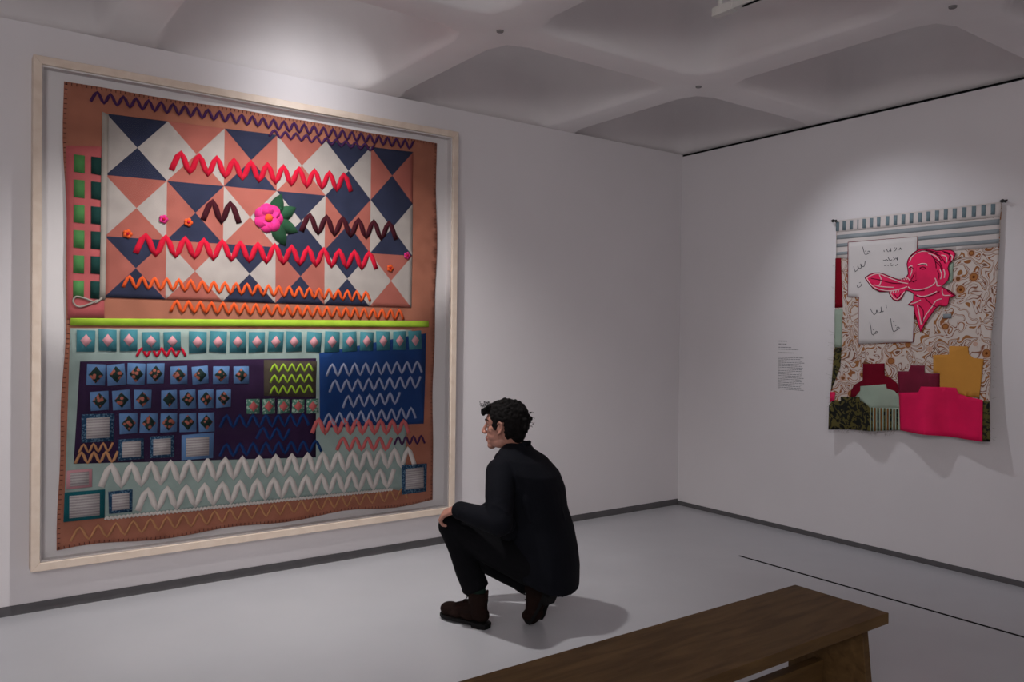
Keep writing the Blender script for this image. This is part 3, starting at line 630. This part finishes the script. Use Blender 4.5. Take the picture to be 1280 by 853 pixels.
# ------------------------------------------------------------------ crouching man
M['skin'] = plain('skin', (.42, .20, .15), .5, .35, .10, 30)
M['jacket'] = fabric('navy_black_jacket_cloth', (.0052, .0058, .0092), .12, 700, .85)
M['trouser'] = fabric('black_trouser_cloth', (.0035, .0035, .0048), .12, 700, .9)
M['hair'] = plain('near_black_hair', (.006, .005, .005), .8, .12, .3, 60)
M['boot'] = fabric('dark_brown_suede', (.014, .0065, .0050), .2, 500, .9)
M['sole'] = plain('black_rubber_sole', (.007, .0065, .007), .7, .15)
M['sock'] = fabric('dark_green_sock', (.010, .022, .016), .1, 800)
M['eye'] = plain('eye_white', (.55, .50, .48), .3, .4); M['iris'] = plain('dark_iris', (.02, .012, .01), .2, .5)
M['lip'] = plain('lip_skin', (.30, .11, .09), .5, .3); M['brow'] = plain('dark_eyebrow', (.014, .009, .008), .8, .1)
V = Vector
def ang(deg): return V((math.cos(math.radians(deg)), math.sin(math.radians(deg)), 0))
BASE = V((-2.83, -1.45, 0))
TF = ang(120); TL = ang(210); UPV = V((0, 0, 1))
# ---- head frame
HC = V((-2.841, -1.454, .983)); HF = ang(127); HL = ang(217)
def hp(f, l, u): return HC+HF*f+HL*l+UPV*u
HR = Matrix((HF, HL, UPV)).transposed()
def hball(bm, f, l, u, r, sub=3): add_ball(bm, hp(f, l, u), r, HR, sub)
C7 = V((-2.775, -1.492, .880))
# joints
Lsh = V((-2.935, -1.545, .775)); Lel = V((-3.010, -1.655, .560)); Lwr = V((-3.092, -1.428, .590))
Rsh = V((-2.650, -1.385, .765)); Rel = V((-2.690, -1.215, .530)); Rwr = V((-2.820, -1.130, .440))
Lhip = V((-2.775, -1.600, .315)); Rhip = V((-2.620, -1.510, .300))
Lkn = V((-3.066, -1.318, .488)); Lan = V((-2.962, -1.400, .120))
Rkn = V((-2.870, -1.190, .305)); Ran = V((-2.724, -1.545, .185))

bm = bmesh.new()
# skull, face, jaw
hball(bm, -.012, 0, .025, (.094, .073, .086)); hball(bm, .030, 0, -.022, (.062, .060, .082)); hball(bm, .058, 0, .030, (.040, .058, .045))
hball(bm, .036, 0, -.072, (.046, .050, .034)); hball(bm, .070, 0, -.097, (.022, .026, .019)); hball(bm, .068, 0, -.078, (.024, .030, .022)); hball(bm, .020, .030, -.075, (.038, .024, .030)); hball(bm, .020, -.030, -.075, (.038, .024, .030))
add_caps(bm, [hp(.094, 0, .014), hp(.106, 0, -.008), hp(.114, 0, -.029)], [.0075, .009, .0108]); hball(bm, .104, .012, -.033, .0085); hball(bm, .104, -.012, -.033, .0085)
add_caps(bm, [hp(.078, -.036, .026), hp(.091, -.012, .027), hp(.091, .012, .027), hp(.078, .036, .026)], [.010, .012, .012, .010])
hball(bm, .081, 0, -.050, (.014, .024, .018)); add_caps(bm, [hp(.078, -.022, -.061), hp(.0965, 0, -.0585), hp(.078, .022, -.061)], [.005, .0068, .005])
add_caps(bm, [hp(.077, -.019, -.070), hp(.0935, 0, -.0715), hp(.077, .019, -.070)], [.006, .0078, .006])
for s in (1, -1):
    hball(bm, .050, .038*s, -.016, (.027, .023, .027)); hball(bm, .030, .056*s, -.004, (.030, .012, .016)); hball(bm, .044, .030*s, -.046, (.036, .026, .034))
    # ear: rim, bowl and lobe
    ec = [(.014, .076, .020), (.004, .084, .029), (-.009, .088, .022), (-.012, .086, .002), (-.003, .081, -.018), (.010, .075, -.030)]
    add_caps(bm, [hp(f, l*s, u) for f, l, u in ec], [.0055, .006, .006, .0055, .0055, .007], 2)
    hball(bm, .006, .072*s, .000, (.014, .008, .026)); add_caps(bm, [hp(.016, .074*s, .004), hp(.018, .074*s, -.008)], [.005, .005], 2)
# neck and trunk (under the clothes)
add_caps(bm, [hp(-.022, 0, -.040), C7+TF*.045+UPV*-.005, C7+UPV*-.09+TF*.01], [.054, .052, .060])
hball(bm, .012, 0, -.085, (.040, .036, .024))
add_caps(bm, [C7+V((0, 0, -.10))+TF*.005, V((-2.715, -1.535, .62)), V((-2.69, -1.555, .45)), (Lhip+Rhip)/2], [.085, .10, .10, .10])
add_caps(bm, [C7+V((0, 0, -.10)), Lsh, Lel, Lwr], [.07, .055, .042, .027]); add_caps(bm, [C7+V((0, 0, -.10)), Rsh, Rel, Rwr], [.07, .055, .042, .027])
add_caps(bm, [Lhip, Lkn, Lkn*.6+Lan*.4, Lan], [.085, .050, .048, .036]); add_caps(bm, [Rhip, Rkn, Rkn*.6+Ran*.4, Ran], [.085, .050, .048, .036])
def hand(W, d, n, s, bends, thumb=True):
    """W wrist, d finger direction, n palm side, s thumb side"""
    d = d.normalized(); n = (n-d*n.dot(d)).normalized(); s = (s-d*s.dot(d)-n*s.dot(n)).normalized()
    K = []
    for k, (off, ln) in enumerate(((.028, .082), (.010, .080), (-.009, .079), (-.027, .073))):
        p = W+d*ln+s*off+n*(.004*abs(k-1.2)); K.append(p); add_caps(bm, [W+s*off*.55+d*.008, (W+p)/2+s*off*.15, p], [.0145, .0135, .0100], 2)
    for k, p in enumerate(K):
        L = (.042, .047, .044, .034)[k]; dirn = (d+s*(.05-.035*k)).normalized(); a = 0; pts = [p]
        for seg, (f, bd) in enumerate(zip((1, .62, .5), bends)):
            a += bd+.03*k; pts.append(pts[-1]+(dirn*math.cos(a)+n*math.sin(a))*L*f)
        add_caps(bm, pts, [.0098, .0088, .0080, .0070], 2)
    t0 = W+d*.022+s*.022+n*.006; t1 = t0+(d*.55+s*.65+n*.35).normalized()*.040; t2 = t1+(d*.85+s*.25+n*.35).normalized()*.032; t3 = t2+(d*.85-s*.05+n*.5).normalized()*.024
    add_caps(bm, [t0, t1, t2, t3], [.014, .0115, .0100, .0080], 2)
LHd = V((-.36, .80, -.32))
hand(Lwr+V((-.006, .012, .004)), LHd, V((.25, .20, -.9)), V((.86, .40, 0)), (.55, .9, .8))
hand(Rwr, V((-.30, .45, -.80)), V((.3, -.6, -.6)), V((-.62, -.75, 0)), (.35, .5, .4))
body = melt(bm, .0030, 5)
man = link_mesh('person', body, M['skin'], None, BASE, True)
tag(man, 'man in black jacket and brown boots crouching with a hand on his knee', 'person')
# eyes and eyebrows
for s in (1, -1):
    bm = bmesh.new(); add_ball(bm, hp(.0715, .030*s, .006), .0112, None, 3); e_ = link_mesh('eye', bm, M['eye'], man, None, True)
    bm = bmesh.new(); add_ball(bm, hp(.0800, .030*s, .006), (.0035, .0055, .0055), HR, 2); link_mesh('iris', bm, M['iris'], e_, None, True)
    bm = bmesh.new(); add_caps(bm, [hp(.066, .044*s, .008), hp(.0755, .036*s, .0135), hp(.0820, .029*s, .0135), hp(.0800, .018*s, .010)], [.004, .0048, .0048, .0035], 2); add_caps(bm, [hp(.066, .044*s, .006), hp(.0755, .036*s, -.0015), hp(.0810, .028*s, -.0035), hp(.0790, .018*s, .000)], [.004, .0045, .0045, .0035], 2)
    link_mesh('eyelid', bm, M['skin'], man, None, True)
    bm = bmesh.new(); add_caps(bm, [hp(.068, .053*s, .030), hp(.085, .036*s, .036), hp(.097, .016*s, .032)], [.004, .0062, .0055], 2); link_mesh('eyebrow', bm, M['brow'], man, None, True)

bm = bmesh.new(); add_caps(bm, [hp(.084, -.019, -.063), hp(.0965, -.006, -.0600), hp(.0965, .006, -.0600), hp(.084, .019, -.063)], [.0035, .0058, .0058, .0035], 2)
add_caps(bm, [hp(.083, -.017, -.069), hp(.0940, 0, -.0710), hp(.083, .017, -.069)], [.0038, .0065, .0038], 2)
tag(link_mesh('lips', melt(bm, .0015, 2), M['lip'], man, None, True), 'darker pink lips')

# ---- hair: curls over the scalp, longer on top, close at the nape
bm = bmesh.new(); rr = random.Random(11)
hball(bm, -.028, 0, .052, (.080, .074, .070)); hball(bm, -.060, 0, .010, (.052, .066, .070)); hball(bm, -.066, 0, -.030, (.040, .056, .050)); hball(bm, .030, 0, .085, (.062, .062, .034))
N = 1500; cnt = 0
for i in range(N):
    zz = 1-2*(i+.5)/N; th = i*2.399963; rxy = math.sqrt(1-zz*zz)
    f = -.012+.098*rxy*math.cos(th); l = .076*rxy*math.sin(th); u = .025+.090*zz
    side = abs(l)/.076
    hl = .066 if f > .055 else (.030+.036*(f-.036)/.019 if f > .036 else None)
    if hl is None:
        if f > .016: hl = -.004          # sideburn in front of the ear
        elif f > -.022: hl = .034 if side > .5 else .03
        else: hl = -.062
    if f > .016 and f <= .038 and side > .7: hl = -.006
    if u < hl: continue
    top = max(0, min(1, (u-.02)/.08)); out = .002+.010*top+rr.uniform(-.003, .006)*(.4+top)
    nrm = V((f+.012, l, u-.025)).normalized()
    p = V((f, l, u))+nrm*out; hball(bm, p.x, p.y, p.z, rr.uniform(.008, .013), 1)
for i in range(90):     # tousled fringe over the forehead
    l = rr.uniform(-.055, .055); k = rr.random(); f = .070+.038*k-.25*abs(l)*.4; u = .100-.034*k+rr.uniform(-.008, .014)
    hball(bm, f, l, u, rr.uniform(.008, .013), 1)
for i in range(40):     # fuller crown and back
    l = rr.uniform(-.05, .05); a = rr.uniform(.2, 2.6); f = -.02-.098*math.sin(a)*.95; u = .025+.094*math.cos(a)
    if u > -.02: hball(bm, f-.006, l, u, rr.uniform(.010, .016), 1)
hm = melt(bm, .0032, 2)
hair = link_mesh('hair', hm, M['hair'], man, None, True)
bm = bmesh.new()
for i in range(70):     # loose curls that stand off the outline
    if i < 34: l = rr.uniform(-.05, .05); p = V((rr.uniform(.075, .112), l, rr.uniform(.085, .112))); d = V((.7, rr.uniform(-.4, .4), .5))
    elif i < 56: l = rr.uniform(-.05, .05); p = V((rr.uniform(-.125, -.105), l, rr.uniform(.0, .075))); d = V((-.8, rr.uniform(-.4, .4), .4))
    else: p = V((rr.uniform(-.06, .06), rr.uniform(-.05, .05), .118)); d = V((rr.uniform(-.6, .6), rr.uniform(-.4, .4), .6))
    q = d.cross(V((rr.uniform(-1, 1), rr.uniform(-1, 1), rr.uniform(-1, 1)))).normalized(); pts = []
    L = rr.uniform(.010, .022)
    for k in range(7):
        t = k/6; pts.append(p+d*L*math.sin(t*2.4)+q*L*.7*(1-math.cos(t*3.6))*.6)
    for a, b2 in zip(pts, pts[1:]): add_cyl(bm, hp(*a), hp(*b2), .0011, .0009, 5)
tag(link_mesh('loose_curls', bm, M['hair'], hair), 'fine stray curls', kind='stuff')

# ---- jacket
bm = bmesh.new()
def ring_loft(rings, seg=32, exp=2.4):
    loops = []
    for c, fv, lv, hw, hd in rings:
        lp = []
        for k in range(seg):
            t = 2*PI*k/seg; cx_, sx_ = math.cos(t), math.sin(t)
            lp.append(bm.verts.new(c+lv*hw*math.copysign(abs(cx_)**(2/exp), cx_)+fv*hd*math.copysign(abs(sx_)**(2/exp), sx_)))
        loops.append(lp)
    for a, b2 in zip(loops, loops[1:]):
        for k in range(seg): bm.faces.new((a[k], a[(k+1) % seg], b2[(k+1) % seg], b2[k]))
    bm.faces.new(loops[0][::-1]); bm.faces.new(loops[-1])
def tilt(a): return TF*math.cos(a)+UPV*math.sin(a)
JR = [(V((-2.778, -1.486, .905)), .35, .068, .062), (V((-2.776, -1.490, .872)), .3, .110, .076), (V((-2.765, -1.505, .840)), .25, .162, .112), (V((-2.744, -1.524, .775)), .2, .187, .146), (V((-2.724, -1.532, .70)), .2, .190, .156),
      (V((-2.706, -1.540, .60)), .15, .180, .148), (V((-2.686, -1.558, .50)), .15, .180, .156), (V((-2.676, -1.568, .41)), .2, .190, .163), (V((-2.672, -1.578, .33)), .25, .198, .165), (V((-2.672, -1.592, .255)), .30, .196, .156), (V((-2.668, -1.602, .225)), .32, .185, .145)]
ring_loft([(c, tilt(a), TL, hw, hd) for c, a, hw, hd in JR])
def sleeve(S, E, W_, sgn):
    m1 = S*.55+E*.45; d = (W_-E).normalized()
    add_caps(bm, [S+TL*-sgn*.02+UPV*-.005, m1, E, E*.62+W_*.38, E*.25+W_*.75, W_-d*.01], [.078, .070, .062, .056, .049, .045])
    for k in range(5):      # pushed-up sleeve folds
        t = .35+.13*k; c = E*(1-t)+W_*t; q = d.to_track_quat('Z', 'Y').to_matrix(); q2 = Matrix.Rotation(.35*((k % 2)*2-1), 3, 'X')
        add_ball(bm, c, (.057-.006*t, .057-.006*t, .012), q @ q2, 2)
    for k in range(3):
        c = S*(.45-.12*k)+E*(.55+.12*k); q = (E-S).normalized().to_track_quat('Z', 'Y').to_matrix(); add_ball(bm, c, (.074, .074, .012), q @ Matrix.Rotation(.5*(1 if k % 2 else -1), 3, 'Y'), 2)
sleeve(Lsh, Lel, Lwr, 1); sleeve(Rsh, Rel, Rwr, -1)
# collar band and lapel roll
for k in range(18):
    t = 2*PI*k/18; add_ball(bm, V((-2.784, -1.478, .898))+TF*.062*math.sin(t)+TL*.068*math.cos(t)+UPV*(-.012*math.sin(t)-.006), .011, None, 2)
add_ball(bm, C7+TF*.058+UPV*-.066, (.105, .074, .058), Matrix((TL, TF, UPV)).transposed(), 3)
add_ball(bm, V((-2.960, -1.640, .545)), .045); add_ball(bm, V((-2.895, -1.565, .500)), (.05, .05, .06))
# soft drag folds across the back and side
for a, b2, r in ((V((-2.86, -1.64, .74)), V((-2.84, -1.66, .55)), .020), (V((-2.80, -1.655, .70)), V((-2.72, -1.690, .46)), .016), (V((-2.66, -1.655, .66)), V((-2.64, -1.700, .42)), .014)):
    add_caps(bm, [a, (a+b2)/2, b2], [r*.5, r, r*.5], 2)
jm = melt(bm, .0055, 5)
jk = link_mesh('jacket', jm, M['jacket'], man, None, True)

# ---- trousers
bm = bmesh.new()
pel = (Lhip+Rhip)/2; TS = V((-.014, .010, 0))
add_ball(bm, pel+V((.005, -.005, -.005)), (.155, .115, .105), Matrix((TL, TF, UPV)).transposed(), 3)
add_caps(bm, [Lhip, Lhip*.45+Lkn*.55+UPV*-.010, Lkn, Lkn+(Lkn-Lan).normalized()*.004], [.105, .085, .066, .060])
add_caps(bm, [Lkn, Lkn*.72+Lan*.28+TF*-.012, Lkn*.4+Lan*.6+TF*-.008, Lan+UPV*.075+TS], [.064, .064, .064, .062])
add_caps(bm, [Rhip, Rhip*.45+Rkn*.55, Rkn], [.105, .085, .066])
add_caps(bm, [Rkn, Rkn*.7+Ran*.3, Rkn*.35+Ran*.65, Ran*.88+Rkn*.12], [.066, .066, .060, .052])
def cuff(c, ax, r, L):
    q = ax.to_track_quat('Z', 'Y').to_matrix().to_4x4(); q.translation = c
    bmesh.ops.create_cone(bm, cap_ends=True, segments=28, radius1=r, radius2=r*.96, depth=L, matrix=q)
cuff(Lan+UPV*.086+TS, (Lkn-Lan).normalized(), .068, .06)
cuff(Ran*.86+Rkn*.14, (Rkn-Ran).normalized(), .060, .05)
for k in range(4):
    c = Lkn*(.80-.2*k)+Lan*(.20+.2*k); q = (Lan-Lkn).normalized().to_track_quat('Z', 'Y').to_matrix(); add_ball(bm, c+TF*-.008, (.064, .066, .012), q @ Matrix.Rotation(.4*(1 if k % 2 else -1), 3, 'X'), 2)
tm = melt(bm, .0055, 4)
link_mesh('trousers', tm, M['trouser'], man, None, True)

# ---- boots and socks
def boot(ball, fdir, pitch, name):
    """ball: ground point under the ball of the foot; pitch: heel raised about it"""
    s_ = V((-fdir.y, fdir.x, 0))
    def P(a, b2, c=0):
        a2 = a-.215; y = b2
        if a2 < .0: A = a2*math.cos(pitch)+y*math.sin(pitch); B = -a2*math.sin(pitch)+y*math.cos(pitch)
        else: A = a2*math.cos(pitch*.25)+y*math.sin(pitch*.4); B = y*math.cos(pitch*.4)
        return ball+fdir*A+s_*c+UPV*B
    def R(pt): return Matrix((fdir*math.cos(pt)-UPV*math.sin(pt), s_, fdir*math.sin(pt)+UPV*math.cos(pt))).transposed()
    b3 = bmesh.new()
    add_caps(b3, [P(.062, .135), P(.060, .10), P(.055, .065)], [.047, .045, .040]); add_ball(b3, P(.045, .060), (.047, .036, .040), R(pitch))
    add_caps(b3, [P(.075, .100), P(.125, .078), P(.185, .058)], [.043, .040, .037]); add_ball(b3, P(.232, .050), (.062, .047, .036), R(pitch*.3)); add_ball(b3, P(.19, .044), (.05, .047, .030), R(pitch))
    add_ball(b3, P(.12, .046), (.075, .036, .030), R(pitch))
    q = R(pitch).to_4x4(); q.translation = P(.062, .145); bmesh.ops.create_cone(b3, cap_ends=True, segments=24, radius1=.049, radius2=.050, depth=.05, matrix=q)
    bt = link_mesh(name, melt(b3, .004, 3), M['boot'], man, None, True)
    prof = [(-.004, 0), (.0, .026), (.03, .040), (.08, .037), (.13, .036), (.18, .046), (.225, .049), (.262, .041), (.285, .026), (.297, 0)]
    b3 = bmesh.new(); tops, bots = [], []
    outl = prof+[(a, -c) for a, c in prof[-2:0:-1]]
    for a, c in outl: tops.append(b3.verts.new(P(a, .026, c))); bots.append(b3.verts.new(P(a, .010, c)))
    n = len(outl)
    b3.faces.new(tops); b3.faces.new(bots[::-1])
    for i in range(n): b3.faces.new((tops[i], bots[i], bots[(i+1) % n], tops[(i+1) % n]))
    bmesh.ops.recalc_face_normals(b3, faces=b3.faces[:]); so = link_mesh('sole', b3, M['sole'], bt)
    b3 = bmesh.new(); tops, bots = [], []; hl = [(-.003, 0), (.002, .026), (.03, .038), (.078, .036), (.078, -.036), (.03, -.038), (.002, -.026)]
    for a, c in hl: tops.append(b3.verts.new(P(a, .0105, c))); bots.append(b3.verts.new(P(a, -.012 if pitch > .1 else 0, c)))
    n = len(hl); b3.faces.new(tops); b3.faces.new(bots[::-1])
    for i in range(n): b3.faces.new((tops[i], bots[i], bots[(i+1) % n], tops[(i+1) % n]))
    bmesh.ops.recalc_face_normals(b3, faces=b3.faces[:]); link_mesh('heel', b3, M['sole'], bt)
    b3 = bmesh.new(); add_caps(b3, [P(.014, .135), P(.008, .165), P(.006, .185), P(.016, .170)], [.006, .006, .006, .005], 2); link_mesh('pull_tab', b3, M['boot'], bt, None, True)
    b3 = bmesh.new()
    for k in range(4): add_caps(b3, [P(.100+.018*k, .146-.018*k, .028), P(.112+.020*k, .150-.0185*k, 0), P(.100+.018*k, .146-.018*k, -.028)], [.0028]*3, 2)
    link_mesh('lace', b3, M['sole'], bt, None, True)
    return P
lf = (V((-3.05, -1.20, 0))-V((-2.947, -1.49, 0))).normalized()
PL = boot(V((-2.950, -1.482, 0))+lf*.215, lf, 0.0, 'boot')
rf = ang(103)
PR = boot(V((-2.715, -1.580, 0)), rf, 1.12, 'boot')
for P_, an, kn in ((PL, Lan, Lkn), (PR, Ran, Rkn)):
    bm = bmesh.new(); add_caps(bm, [P_(.062, .12), P_(.062, .165), P_(.062, .165)*.6+(an*.75+kn*.25)*.4], [.040, .041, .040], 3); link_mesh('sock', melt(bm, .006, 2), M['sock'], man, None, True)
